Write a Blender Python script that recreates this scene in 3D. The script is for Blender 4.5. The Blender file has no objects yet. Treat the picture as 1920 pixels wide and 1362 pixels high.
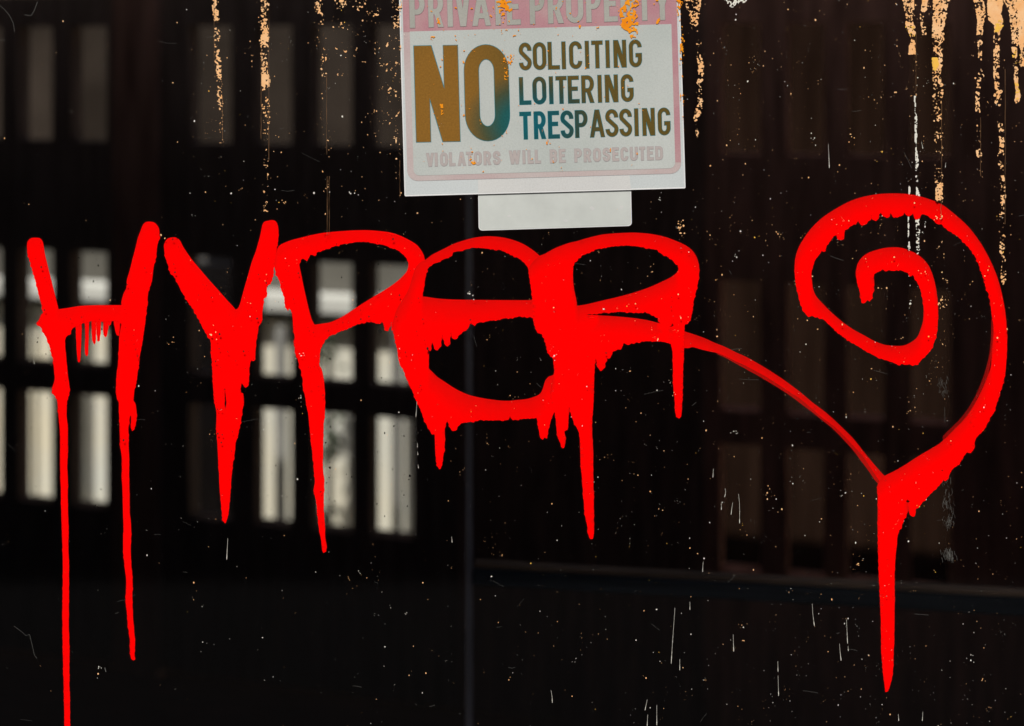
import bpy, bmesh, math, random
import numpy as np
from mathutils import Vector, Matrix
from mathutils.geometry import delaunay_2d_cdt

random.seed(7)
RNG = np.random.RandomState(11)
C = bpy.context.scene.collection
SC = bpy.context.scene

# ------------------------------------------------------------------ camera, sky, sun, exposure
EYE = 1.70                      # eye height, metres
DIST = 1.53                     # eye to glass
FPX = 1920 * 50.0 / 36.0        # photograph pixels per unit tangent
S = DIST / FPX                  # metres on the glass per photograph pixel
HOR = 100.0                     # horizon row in the photograph

cam = bpy.data.cameras.new('camera')
cam.lens = 50; cam.sensor_width = 36; cam.sensor_fit = 'HORIZONTAL'
cam.shift_y = -(681 - HOR) / 1920.0
cam.clip_start = 0.05; cam.clip_end = 400
cam.dof.use_dof = True
cam.dof.focus_distance = DIST
cam.dof.aperture_fstop = 2.4
cob = bpy.data.objects.new('camera', cam); C.objects.link(cob)
cob.location = (0, -DIST, EYE); cob.rotation_euler = (math.radians(90), 0, 0)
SC.camera = cob

SUN_EL, SUN_AZ = math.radians(60.5), math.radians(16)      # azimuth measured from straight behind the camera, to the left
w = bpy.data.worlds.new('World'); SC.world = w; w.use_nodes = True
nt = w.node_tree; nt.nodes.clear()
sky = nt.nodes.new('ShaderNodeTexSky'); sky.sky_type = 'NISHITA'; sky.sun_disc = False
sky.sun_elevation = SUN_EL; sky.sun_rotation = math.pi + SUN_AZ
sky.dust_density = 2.0
bg = nt.nodes.new('ShaderNodeBackground'); bg.inputs[1].default_value = 0.09
wo = nt.nodes.new('ShaderNodeOutputWorld')
nt.links.new(sky.outputs[0], bg.inputs[0]); nt.links.new(bg.outputs[0], wo.inputs[0])

sun = bpy.data.lights.new('sun', 'SUN'); sun.energy = 5.0; sun.angle = math.radians(0.6); sun.color = (1.0, 0.95, 0.88)
sob = bpy.data.objects.new('sun', sun); C.objects.link(sob)
to_sun = Vector((-math.sin(SUN_AZ) * math.cos(SUN_EL), -math.cos(SUN_AZ) * math.cos(SUN_EL), math.sin(SUN_EL)))
sob.rotation_euler = to_sun.to_track_quat('Z', 'Y').to_euler(); sob.location = (-4, -12, 14)

SC.view_settings.view_transform = 'Standard'; SC.view_settings.look = 'None'
SC.view_settings.exposure = 0.2; SC.view_settings.gamma = 1.0
SC.cycles.transparent_max_bounces = 24
SC.cycles.max_bounces = 6
SC.render.film_transparent = False

# ------------------------------------------------------------------ helpers
def X(px): return (px - 960) * S
def Z(py): return EYE - (py - HOR) * S

def mat(name, col, rough=0.6, spec=0.3, noise=0.0, scale=20.0, col2=None, bump=0.0, metal=0.0, stretch=None):
    m = bpy.data.materials.new(name); m.use_nodes = True
    t = m.node_tree; b = t.nodes['Principled BSDF']
    b.inputs['Base Color'].default_value = (*col, 1)
    b.inputs['Roughness'].default_value = rough
    b.inputs['Specular IOR Level'].default_value = spec
    b.inputs['Metallic'].default_value = metal
    if noise > 0 or col2 or bump:
        tc = t.nodes.new('ShaderNodeTexCoord'); mp = t.nodes.new('ShaderNodeMapping')
        if stretch: mp.inputs['Scale'].default_value = stretch
        nz = t.nodes.new('ShaderNodeTexNoise'); nz.inputs['Scale'].default_value = scale
        nz.inputs['Detail'].default_value = 6; nz.inputs['Roughness'].default_value = 0.6
        t.links.new(tc.outputs['Object'], mp.inputs[0]); t.links.new(mp.outputs[0], nz.inputs['Vector'])
        rp = t.nodes.new('ShaderNodeValToRGB')
        rp.color_ramp.elements[0].position = 0.32; rp.color_ramp.elements[1].position = 0.68
        c2 = col2 if col2 else tuple(min(1, c * (1 + noise)) for c in col)
        c1 = col if col2 else tuple(c * (1 - noise) for c in col)
        rp.color_ramp.elements[0].color = (*c1, 1); rp.color_ramp.elements[1].color = (*c2, 1)
        t.links.new(nz.outputs['Fac'], rp.inputs[0]); t.links.new(rp.outputs[0], b.inputs['Base Color'])
        if bump:
            bp = t.nodes.new('ShaderNodeBump'); bp.inputs['Strength'].default_value = bump; bp.inputs['Distance'].default_value = 0.01
            t.links.new(nz.outputs['Fac'], bp.inputs['Height']); t.links.new(bp.outputs[0], b.inputs['Normal'])
    return m

def tag(o, label=None, cat=None, group=None, kind=None):
    if label: o['label'] = label
    if cat: o['category'] = cat
    if group: o['group'] = group
    if kind: o['kind'] = kind
    return o

def empty(name, loc=(0, 0, 0), rz=0.0):
    o = bpy.data.objects.new(name, None); C.objects.link(o)
    o.location = loc; o.rotation_euler = (0, 0, rz); o.empty_display_size = 0.1
    return o

def link(name, me, m, parent=None):
    o = bpy.data.objects.new(name, me); C.objects.link(o)
    for k in (m if isinstance(m, (list, tuple)) else [m]): me.materials.append(k)
    if parent is not None: o.parent = parent
    return o

def mesh(name, v, f, m, parent=None, mi=None, smooth=False):
    me = bpy.data.meshes.new(name); me.from_pydata([tuple(map(float, p)) for p in v], [], f)
    if mi is not None: me.polygons.foreach_set('material_index', mi)
    if smooth: me.polygons.foreach_set('use_smooth', [True] * len(me.polygons))
    me.update()
    return link(name, me, m, parent)

def boxes(name, bl, m, parent=None, bevel=0.0):
    """bl: list of (x0,x1,y0,y1,z0,z1)"""
    bm = bmesh.new()
    for x0, x1, y0, y1, z0, z1 in bl:
        r = bmesh.ops.create_cube(bm, size=1.0)
        for v in r['verts']:
            v.co = Vector((x0 + (v.co.x + .5) * (x1 - x0), y0 + (v.co.y + .5) * (y1 - y0), z0 + (v.co.z + .5) * (z1 - z0)))
    if bevel:
        bmesh.ops.bevel(bm, geom=list(bm.edges), offset=bevel, segments=2, affect='EDGES', clamp_overlap=True)
    me = bpy.data.meshes.new(name); bm.to_mesh(me); bm.free()
    return link(name, me, m, parent)

def slab(name, xs, zs, hole, y0, y1, m, parent=None):
    """upright slab in x,z with rectangular openings; hole(i,j) says if cell is open"""
    v, f, idx = [], [], {}
    def V(i, j, y):
        k = (i, j, y)
        if k not in idx: idx[k] = len(v); v.append((xs[i], y, zs[j]))
        return idx[k]
    nx, nz = len(xs) - 1, len(zs) - 1
    solid = lambda i, j: 0 <= i < nx and 0 <= j < nz and not hole(i, j)
    for i in range(nx):
        for j in range(nz):
            if not solid(i, j): continue
            f.append((V(i, j, y0), V(i + 1, j, y0), V(i + 1, j + 1, y0), V(i, j + 1, y0)))
            f.append((V(i, j, y1), V(i, j + 1, y1), V(i + 1, j + 1, y1), V(i + 1, j, y1)))
            if not solid(i - 1, j): f.append((V(i, j, y0), V(i, j + 1, y0), V(i, j + 1, y1), V(i, j, y1)))
            if not solid(i + 1, j): f.append((V(i + 1, j, y0), V(i + 1, j, y1), V(i + 1, j + 1, y1), V(i + 1, j + 1, y0)))
            if not solid(i, j - 1): f.append((V(i, j, y0), V(i, j, y1), V(i + 1, j, y1), V(i + 1, j, y0)))
            if not solid(i, j + 1): f.append((V(i, j + 1, y0), V(i + 1, j + 1, y0), V(i + 1, j + 1, y1), V(i, j + 1, y1)))
    return mesh(name, v, f, m, parent)

# ------------------------------------------------------------------ materials
M_asphalt = mat('asphalt', (.045, .045, .047), .9, .2, .35, 60, bump=.3)
M_concrete = mat('pavement_concrete', (.22, .21, .2), .9, .2, .15, 8, bump=.2)
M_yard = mat('yard_concrete', (.60, .58, .52), .9, .1, .10, 5)
M_floor = mat('floor_boards', (.05, .025, .018), .95, .0, .4, 6, stretch=(1, 8, 1))
M_dark = mat('black_wall_paint', (.010, .009, .009), .9, .0, .3, 5)
M_frame = mat('window_frame_metal', (.03, .03, .032), .45, .4, .2, 20)
M_front = mat('shopfront_brick_paint', (.06, .05, .045), .8, .2, .3, 12, bump=.3)
M_brick = mat('street_brick', (.16, .10, .075), .9, .1, .35, 9)
M_part3 = mat('dark_stained_timber', (.30, .19, .15), .85, .0, .5, 7, stretch=(6, 6, .5))
M_part = mat('stained_timber', (.55, .29, .215), .85, .0, .5, 7, stretch=(6, 6, .5))
M_part2 = mat('black_stained_timber', (.24, .175, .145), .85, .0, .4, 7, stretch=(6, 6, .5))
M_stile = mat('brown_timber', (.42, .23, .17), .85, .0, .4, 7, stretch=(6, 6, .5))
M_post = mat('dark_grey_metal', (.42, .41, .48), .6, .1, .3, 12, stretch=(1, 1, .15))
M_rail = mat('blue_black_metal', (.040, .050, .066), .7, .05, .4, 9, stretch=(.3, 1, 14))
M_cap = mat('worn_brown_wood', (.30, .20, .135), .95, .1, .4, 14, stretch=(.4, 2, 2))
M_cream = mat('cream_boards', (.80, .74, .58), .8, .1, 0, 2.2, col2=(.70, .72, .68))
M_white = mat('white_paint', (.62, .63, .60), .8, .1, .08, 6)
M_greyw = mat('grey_render', (.135, .13, .115), .9, .1, .15, 3)
M_brownw = mat('brown_render', (.042, .033, .027), .95, .0, .4, 2.2)
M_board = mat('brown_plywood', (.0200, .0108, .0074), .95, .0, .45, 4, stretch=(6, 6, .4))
M_tank = mat('dark_plastic', (.13, .128, .128), .6, .2, .2, 10)
M_greyp = mat('grey_painted_wood', (.30, .30, .29), .8, .1, .1, 6)
M_leaf = mat('leaves', (.06, .075, .05), .8, .1, .4, 10)
M_stem = mat('stem', (.05, .04, .03), .9, .1)

# ------------------------------------------------------------------ setting: street, shopfront
me = boxes('street', [(-40, 40, -40, -1.30, -.30, -.12)], M_asphalt); tag(me, kind='structure')
me = boxes('pavement', [(-40, 40, -1.296, -.002, -.30, 0.0)], M_concrete, bevel=.01); tag(me, kind='structure')
me = boxes('floor', [(-3.2, 3.2, .0, 2.6, -.30, 0.0)], M_floor); tag(me, kind='structure')
me = boxes('yard_ground', [(-7, 7, 2.604, 9, -.30, -.004)], M_yard); tag(me, kind='structure')

WX0, WX1, WZ0, WZ1 = -1.16, 1.16, .62, 1.82
slab('shopfront_wall', [-6, WX0, WX1, 6], [0, WZ0, WZ1, 3.0], lambda i, j: i == 1 and j == 1, .012, .16, M_front)
tag(bpy.data.objects['shopfront_wall'], 'dark painted shopfront wall around the graffitied window', 'wall')
TH = math.radians(16)
_re = lambda x_: 2.07 - x_ * math.tan(TH) - .45  # unseen roof's rear edge, shaped to shade the screen and sun the yard
mesh('roof', [(a_, b_, c_) for c_ in (2.60, 2.63) for a_, b_ in ((-3.2, .164), (3.2, .164), (3.2, _re(3.2)), (-3.2, _re(-3.2)))], [(3, 2, 1, 0), (4, 5, 6, 7), (0, 1, 5, 4), (1, 2, 6, 5), (2, 3, 7, 6), (3, 0, 4, 7)], M_dark); tag(bpy.data.objects['roof'], 'unseen flat black roof over the room, cut back to shade the screen and let sun into the yard', 'roof')
for sx, nm in ((-1, 'left'), (1, 'right')):
    a, b = sorted((sx * 3.2, sx * 3.08))
    o = boxes('side_wall', [(a, b, .164, 2.9, .004, 2.598)], M_dark)
    tag(o, 'black painted side wall of the room, at the %s end' % nm, 'wall')

# unseen building, added to darken the glass reflection and shade the street
hb = empty('reflection_building', (0, -9.6, 0))
def win_hole(i, j): return i % 2 == 1 and j in (1, 3)
xs = [-16]
for k in range(9): xs += [-14.6 + k * 3.4, -13.2 + k * 3.4]
xs.append(16)
slab('wall', xs, [-.12, 1.0, 2.9, 4.6, 6.9, 10.6], win_hole, -.3, 0, M_brick, hb)
mesh('window_pane', [(-16, -.2, 0), (16, -.2, 0), (16, -.2, 9), (-16, -.2, 9)], [(0, 1, 2, 3)], M_dark, hb)
boxes('cornice', [(-16.2, 16.2, -.3, .25, 10.603, 10.9)], M_brick, hb)
tag(hb, 'unseen dark brick building added across the street to darken the reflection in the glass', 'building')

# ------------------------------------------------------------------ the window: frame, pane
win = empty('shop_window', (0, 0, WZ0))
tag(win, 'large dark window pane with flaking cream paint and white dribbles on it', 'window')
def wchild(o): o.location.z -= WZ0; return o
fr = slab('frame', [WX0, WX0 + .05, WX1 - .05, WX1], [WZ0 + .001, WZ0 + .05, WZ1 - .05, WZ1 - .001], lambda i, j: i == 1 and j == 1, -.004, .010, M_frame, win); wchild(fr)

mg = bpy.data.materials.new('tinted_glass'); mg.use_nodes = True
t = mg.node_tree; t.nodes.clear()
out = t.nodes.new('ShaderNodeOutputMaterial'); tr = t.nodes.new('ShaderNodeBsdfTransparent'); gl = t.nodes.new('ShaderNodeBsdfGlossy')
tr.inputs[0].default_value = (.90, .90, .885, 1); gl.inputs['Roughness'].default_value = 0.03
fz = t.nodes.new('ShaderNodeFresnel'); fz.inputs[0].default_value = 1.38
mx = t.nodes.new('ShaderNodeMixShader')
ge = t.nodes.new('ShaderNodeNewGeometry'); iv = t.nodes.new('ShaderNodeMath'); iv.operation = 'SUBTRACT'; iv.inputs[0].default_value = 1.0
t.links.new(ge.outputs['Backfacing'], iv.inputs[1]); mu = t.nodes.new('ShaderNodeMath'); mu.operation = 'MULTIPLY'
t.links.new(fz.outputs[0], mu.inputs[0]); t.links.new(iv.outputs[0], mu.inputs[1])        # one mirror image, from the outer face
t.links.new(mu.outputs[0], mx.inputs[0]); t.links.new(tr.outputs[0], mx.inputs[1]); t.links.new(gl.outputs[0], mx.inputs[2])
t.links.new(mx.outputs[0], out.inputs[0])
gz = boxes('glass_pane', [(WX0 + .045, WX1 - .045, 0.0, .006, WZ0 + .045, WZ1 - .045)], mg, win); wchild(gz)

# ------------------------------------------------------------------ inside: inner frame close to the glass
TH = math.radians(16)
inner = empty('inner_frame', (-.0695, .66, 0))
tag(inner, 'slim dark grey metal post with a blue-black rail, close behind the glass', 'frame')
boxes('post', [(-.002, .0085, -.01, .03, 0.0, 2.594)], M_post, inner, bevel=.004)
rl = boxes('rail', [(.010, 1.9, -.012, .022, EYE - .815, EYE - .7915)], M_rail, inner, bevel=.002)
cp = boxes('capping', [(.010, 1.9, -.004, .019, EYE - .7913, EYE - .7845)], M_cap, inner, bevel=.002)
for o in (rl, cp): o.rotation_euler = (0, 0, math.radians(-8.5))

# ------------------------------------------------------------------ slotted timber screen at the back of the room (runs obliquely)
P0 = (0, 3.6 - DIST, 0)
def T_at(px, dy=0.0):
    k = (px - 960) / FPX                              # where the sight line through that column meets the screen's local depth dy
    return (k * (3.6 + dy * math.cos(TH)) - dy * math.sin(TH)) / (math.cos(TH) + k * math.sin(TH))
ROWS = [(-.074, .244), (.55, .867), (.947, 1.257)]
ZB = []
for a, b in reversed(ROWS): ZB += [EYE - b, EYE - a]
def panel(label, p0, p1, slots, m):
    e = empty('slotted_screen', P0, -TH)
    tag(e, label, 'screen', 'timber screens across the back of the room')
    xs = [T_at(p0)]
    for a, b in slots: xs += [T_at(a - 9), T_at(b - 4)]
    xs.append(T_at(p1))
    zs = [.02] + ZB + [1.87]
    slab('panel', xs, zs, lambda i, j: i % 2 == 1 and j % 2 == 1 and len(slots) > 0, 0, .055, m, e)
    return e
panel('black slotted screen behind the letter H, left end of the row', -900, 266, [(-380, -322), (-285, -226), (-165, -106), (-57, 6), (43, 102), (142, 204)], M_part2)
eb = panel('slotted screen with brightest openings, seen behind the letters Y and P', 300, 858, [(364, 438), (487, 551), (594, 664), (704, 778)], M_part2)
panel('solid black screen behind the letters E and R', 858, 1322, [], M_part3)
panel('brown-tinged slotted screen with dim openings, behind the red spiral', 1322, 1822, [(1360, 1430), (1485, 1549), (1597, 1662), (1717, 1786)], M_part)
panel('solid dark brown screen at the right end of the row', 1822, 3300, [], M_part)
st = boxes('screen_post', [(T_at(216), T_at(300), -.012, .045, .0, 2.0)], M_stile)
st.location = P0; st.rotation_euler = (0, 0, -TH)
tag(st, 'brown timber post between the slotted screens behind H and Y', 'post')

# ------------------------------------------------------------------ yard behind the screen
yd = empty('house_front', P0, -TH)
tag(yd, 'pale house front with white sill and cream boards, glimpsed through the screen openings', 'house')
YF = 1.15
boxes('upper_wall', [(-6, 6, YF, YF + .2, 1.12, 3.6)], M_brownw, yd)
boxes('lower_wall', [(-6, 6, YF + .002, YF + .2, -.02, 1.116)], M_greyw, yd)
boxes('sill', [(-6, 6, YF - .10, YF - .001, .806, .862)], M_white, yd, bevel=.004)
bl = []
x = -5.8
while x < 5.8:
    wd = random.choice([.10, .13, .16, .19])
    bl.append((x, x + wd, YF - .02 - random.random() * .015, YF - .002, -.003, .76))
    x += wd + random.choice([.004, .008, .02, .05])
boxes('cladding', bl, M_cream, yd, bevel=.002)

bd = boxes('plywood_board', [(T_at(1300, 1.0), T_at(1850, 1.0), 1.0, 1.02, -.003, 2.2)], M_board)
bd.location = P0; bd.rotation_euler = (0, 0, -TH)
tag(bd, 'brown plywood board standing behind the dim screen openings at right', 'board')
db = boxes('drain_pipe', [(T_at(330, .50), T_at(452, .50), .50, .56, -.003, 1.07)], M_tank, bevel=.02)
db.location = P0; db.rotation_euler = (0, 0, -TH)
tag(db, 'dark square duct behind the letter Y, blocking one opening', 'duct')
pl = boxes('fence_post', [(T_at(734, 1.0), T_at(749, 1.0), 1.0, 1.03, -.003, .84)], M_tank, bevel=.006)
pl.location = P0; pl.rotation_euler = (0, 0, -TH)
tag(pl, 'thin dark post seen through the rightmost bright opening', 'post')
pl = boxes('fence_post', [(T_at(514, 1.0), T_at(532, 1.0), 1.0, 1.03, -.003, .76)], M_greyp, bevel=.006)
pl.location = P0; pl.rotation_euler = (0, 0, -TH)
tag(pl, 'thin pale grey post seen through the opening between Y and P', 'post')
sh = empty('shrub', P0, -TH)
tag(sh, 'thin dark shrub blurred in the opening right of the P stem', 'shrub')
v, f = [], []
x0s, x1s = T_at(603, .95), T_at(632, .95)
for k in range(260):
    c = Vector((random.uniform(x0s, x1s) + random.gauss(0, .008), .95 + random.uniform(-.05, .05), random.uniform(.05, .78)))
    if math.sin(c.z * 19) + random.gauss(0, .5) < -.1: continue
    r = random.uniform(.012, .025)
    q = Matrix.Rotation(random.uniform(0, 6.28), 3, Vector((random.gauss(0, 1), random.gauss(0, 1), random.gauss(0, 1))).normalized())
    n = len(v)
    for dx, dz in ((-1, 0), (0, .5), (1, 0), (0, -.5)): v.append(c + q @ Vector((dx * r, 0, dz * r)))
    f.append((n, n + 1, n + 2, n + 3))
mesh('foliage', v, f, M_leaf, sh)
boxes('stem', [((x0s + x1s) / 2 - .008, (x0s + x1s) / 2 + .008, 0.942, .958, -.003, .7)], M_stem, sh)

# ------------------------------------------------------------------ planar shapes on the glass
def inside(P, loops):
    x, y = P[:, 0], P[:, 1]; r = np.zeros(len(P), bool)
    for L in loops:
        a = np.asarray(L); b = np.roll(a, -1, 0)
        for (xa, ya), (xb, yb) in zip(a, b):
            if ya == yb: continue
            c = (ya > y) != (yb > y)
            r ^= c & (x < (xb - xa) * (y - ya) / (yb - ya) + xa)
    return r

def smooth_loop(pts, step=2.4, rag=1.0, seed=0, corner=52):
    """Catmull-Rom through the traced points (sharp corners kept), then paint sag: the lower edge of wet paint goes scalloped"""
    rs = np.random.RandomState(seed)
    P = [np.array(p, float) for p in pts]; n = len(P)
    sharp = []
    for i in range(n):
        a, b = P[i] - P[i - 1], P[(i + 1) % n] - P[i]
        ang = math.degrees(math.acos(max(-1, min(1, float(a @ b) / (np.linalg.norm(a) * np.linalg.norm(b) + 1e-9)))))
        sharp.append(ang > corner)
    Q = []
    for i in range(n):
        p1, p2 = P[i], P[(i + 1) % n]
        p0 = P[i - 1] if not sharp[i] else p1 - (p2 - p1) * .5
        p3 = P[(i + 2) % n] if not sharp[(i + 1) % n] else p2 + (p2 - p1) * .5
        d = np.linalg.norm(p2 - p1); k = max(1, int(d / step))
        ta = (p2 - p0) * .5; tb = (p3 - p1) * .5
        lim = d * .9
        for tv in (ta, tb):
            l = np.linalg.norm(tv)
            if l > lim: tv *= lim / l
        for j in range(k):
            s = j / k; s2, s3 = s * s, s ** 3
            Q.append((2 * s3 - 3 * s2 + 1) * p1 + (s3 - 2 * s2 + s) * ta + (-2 * s3 + 3 * s2) * p2 + (s3 - s2) * tb)
    Q = np.array(Q)
    area = .5 * np.sum(Q[:, 0] * np.roll(Q[:, 1], -1) - np.roll(Q[:, 0], -1) * Q[:, 1])
    tg = np.roll(Q, -1, 0) - np.roll(Q, 1, 0); tg /= np.linalg.norm(tg, axis=1)[:, None] + 1e-9
    nrm = np.stack([tg[:, 1], -tg[:, 0]], 1) * (1 if area > 0 else -1)      # outward, y down
    m = len(Q)
    # scallops of uneven length round the loop
    off = np.zeros(m); i = 0
    while i < m:
        L = rs.randint(2, 5); A = rs.uniform(.2, 1.0) ** 1.5
        for j in range(L):
            if i + j < m: off[i + j] = A * math.sin(math.pi * (j + .35) / L)
        i += L
    return Q, nrm, off * rag

def rag_apply(Q, nrm, off, hole=False, amp=3.3):
    ny = nrm[:, 1] * (-1 if hole else 1)
    wgt = np.clip((ny + .22) / .5, 0, 1)
    n2 = nrm * (-1 if hole else 1)
    return Q + n2 * (off * wgt * amp)[:, None]

def film(name, outer, holes, m, parent, y_front=.0003, rag=1.0, coat0=.70, coat_len=26, dome=.00004, seed=1, scale=1.0, grid=7.0, back=.00004, grad_flat=None):
    """a coat of paint on the glass: traced outline, thickness growing downwards where the wet paint sagged"""
    Q, nr, of = smooth_loop(outer, rag=rag, seed=seed); loops = [rag_apply(Q, nr, of)]
    for k, h in enumerate(holes):
        Q, nr, of = smooth_loop(h, rag=rag, seed=seed + 10 + k); loops.append(rag_apply(Q, nr, of, hole=True))
    allp = np.concatenate(loops)
    edges, base = [], 0
    for L in loops:
        n = len(L); edges += [(base + i, base + (i + 1) % n) for i in range(n)]; base += n
    x0, y0 = allp.min(0); x1, y1 = allp.max(0)
    gx, gy = np.meshgrid(np.arange(x0 + 2, x1, grid), np.arange(y0 + 2, y1, grid))
    G = np.stack([gx.ravel(), gy.ravel()], 1) + RNG.uniform(-1.2, 1.2, (gx.size, 2))
    G = G[inside(G, loops)]
    if len(G):
        d = np.array([np.min(np.hypot(allp[:, 0] - g[0], allp[:, 1] - g[1])) for g in G]); G = G[d > 2.2]
    pts = [Vector(p) for p in np.concatenate([allp, G])] if len(G) else [Vector(p) for p in allp]
    vo, eo, fo, *_ = delaunay_2d_cdt(pts, edges, [], 0, 1e-5)
    vo = np.array([(p.x, p.y) for p in vo])
    tri = np.array([list(t) for t in fo if len(t) == 3])
    cen = vo[tri].mean(1); tri = tri[inside(cen, loops)]
    # sag: how far below the upper edge each point lies
    up = np.zeros(len(vo))
    alive = np.ones(len(vo), bool)
    for k in range(1, 12):
        stp = coat_len / 11 * k
        alive &= inside(vo - np.array([0, stp]) + np.array([.01, 0.3]), loops)
        up[alive] = stp
    coat = coat0 + (1 - coat0) * np.clip(up / coat_len, 0, 1) ** .8
    de = np.array([np.min(np.hypot(allp[:, 0] - g[0], allp[:, 1] - g[1])) for g in vo])
    dm = np.clip(de / 7.0, 0, 1); dm = np.sqrt(1 - (1 - dm) ** 2) * dome
    verts = [(X(p[0]), -(y_front + d_), Z(p[1])) for p, d_ in zip(vo, dm)]
    n0 = len(verts)
    # rim down to the glass
    bnd = {}
    for a, b, c in tri:
        for e in ((a, b), (b, c), (c, a)):
            bnd[tuple(sorted(e))] = bnd.get(tuple(sorted(e)), 0) + 1
    faces = [tuple(int(i) for i in t) for t in tri]
    bm_ = {}
    rim = []
    for (a, b), cnt in bnd.items():
        if cnt != 1: continue
        for q in (a, b):
            if q not in bm_:
                bm_[q] = len(verts); verts.append(verts[q]); verts.append((X(vo[q][0]), -back, Z(vo[q][1])))
        rim.append((bm_[a], bm_[b], bm_[b] + 1, bm_[a] + 1))
    faces += rim
    me = bpy.data.meshes.new(name); me.from_pydata(verts, [], faces); 
    me.polygons.foreach_set('use_smooth', [True] * len(tri) + [False] * len(rim))
    at = me.attributes.new('coat', 'FLOAT', 'POINT')
    cv = np.concatenate([coat, np.ones(len(verts) - n0) * coat0]).astype(np.float32) * scale
    at.data.foreach_set('value', cv)
    bmx = bmesh.new(); bmx.from_mesh(me)
    for fc in bmx.faces:
        if fc.normal.y > .5: fc.normal_flip()
    bmx.to_mesh(me); bmx.free()
    me.update()
    return link(name, me, m, parent)

mr = bpy.data.materials.new('red_spray_paint'); mr.use_nodes = True
t = mr.node_tree; b = t.nodes['Principled BSDF']; out = t.nodes['Material Output']
b.inputs['Base Color'].default_value = (.92, .0, .0, 1); b.inputs['Roughness'].default_value = .6; b.inputs['Specular IOR Level'].default_value = .03
at = t.nodes.new('ShaderNodeAttribute'); at.attribute_name = 'coat'
tr = t.nodes.new('ShaderNodeBsdfTransparent'); mx = t.nodes.new('ShaderNodeMixShader')
nz = t.nodes.new('ShaderNodeTexNoise'); nz.inputs['Scale'].default_value = 45; nz.inputs['Detail'].default_value = 3
tc = t.nodes.new('ShaderNodeTexCoord'); t.links.new(tc.outputs['Object'], nz.inputs['Vector'])
ma = t.nodes.new('ShaderNodeMath'); ma.operation = 'MULTIPLY_ADD'; ma.inputs[1].default_value = .12; ma.inputs[2].default_value = -.06
t.links.new(nz.outputs['Fac'], ma.inputs[0])
ad = t.nodes.new('ShaderNodeMath'); ad.operation = 'ADD'; ad.use_clamp = True
t.links.new(at.outputs['Fac'], ad.inputs[0]); t.links.new(ma.outputs[0], ad.inputs[1])
op = t.nodes.new('ShaderNodeMath'); op.operation = 'MULTIPLY'; op.use_clamp = True; op.inputs[1].default_value = 1.3
t.links.new(ad.outputs[0], op.inputs[0])
cr = t.nodes.new('ShaderNodeValToRGB'); cr.color_ramp.elements[0].position = .35; cr.color_ramp.elements[0].color = (.36, .006, .004, 1); cr.color_ramp.elements[1].position = 1.0; cr.color_ramp.elements[1].color = (.97, .0, .0, 1)
t.links.new(ad.outputs[0], cr.inputs[0]); t.links.new(cr.outputs[0], b.inputs['Base Color'])
t.links.new(op.outputs[0], mx.inputs[0]); t.links.new(tr.outputs[0], mx.inputs[1]); t.links.new(b.outputs[0], mx.inputs[2]); t.links.new(mx.outputs[0], out.inputs[0])
M_red = mr

# ------------------------------------------------------------------ graffiti
tagr = empty('graffiti', (0, 0, 0))
tag(tagr, 'dripping red spray-painted word HYPER ending in a large spiral flourish', 'graffiti')

H = [(51,463),(52,453),(58,447),(66,446),(75,447),(80,453),(82,462),(84,475),(90,500),(98,532),(105,560),(110,580),(125,578),(150,574),(180,572.5),(205,572.5),(228,572.5),
(228,565),(232,550),(237,540),(238,525),(243,508),(248,488),(254,465),(259,445),(264,432),(268,422),(274,416.5),(282,416),(290,418),(297,426),(299,434),(298,447),(295,460),(293,475),(288,500),(285,525),(278,546),(276,570),(272,600),(269,625),(266,645),(261,672),(259,688),(257,705),(253,725),(251,740),(250,750),
(254,757),(255.5,768),(256,780),(254,795),(251,804),(248,806),(246,796),(246,778),(243,782),(241,800),(241,830),(242,855),(242,890),(243,925),(243,960),(245,975),(246,1000),(245,1022),(246,1055),(248,1085),(248,1120),(249,1150),(251,1180),(253,1200),(252,1225),(253.5,1236),(250,1238),(246,1230),(244,1215),(244,1195),(240,1172),(239,1150),(236,1125),(237,1095),(235,1065),(232,1040),(231,1015),(232,985),(231,955),(230,925),(229,890),(229,860),(226,835),(225,805),(224,775),(223,755),(219,742),(218,725),(219,700),(222,680),(223,655),(224,630),(228,606),
(222,601),(213,600),(205,602),(195,603),(180,602),(165,603),(155,606),(142,612),(135,617),(131,625),(122,634),(122,645),(124,670),(127,700),(130,727),(128,742),(125,752),(124.5,775),(127,800),(127,830),(126,870),(127,900),(127,940),(128,985),(128,1022),(129,1060),(129,1120),(129,1180),(130,1220),(130,1280),(131,1320),(131,1362),(131,1400),
(121,1400),(121,1340),(120,1290),(119,1250),(118,1200),(117.5,1150),(118,1100),(118,1050),(117.5,1022),(116,985),(115,945),(114,900),(113,860),(113,820),(111,785),(109,765),(106,745),(100,737),(98,728),(101,718),(103,708),(102,695),(100,675),(95,655),(90,640),(83,625),(77,613),(70,610),(68,606),(73,600),(77,590),(81,587),(80,578),(75,560),(68,530),(60,500),(53,478)]
HD = [[(142,609),(153,607),(153,620),(152,650),(150,675),(148,680),(146,677),(144,650),(143,630)],
[(159,602),(167,600),(166,640),(165,665),(163,668.5),(160,665),(159,650),(160,630)],
[(172,601),(180,600),(180,625),(179,642),(177,646),(174,640),(172,620)],
[(181,601),(190,600),(188,630),(186,639),(183,640),(181,620)],
[(194,600),(205,599),(202,620),(200,630),(197,632),(194,627)],
[(204,599),(210,599),(208,608),(205,611)],
[(213,599),(226,599),(224,620),(222,629),(219,628),(215,612)]]
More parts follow.
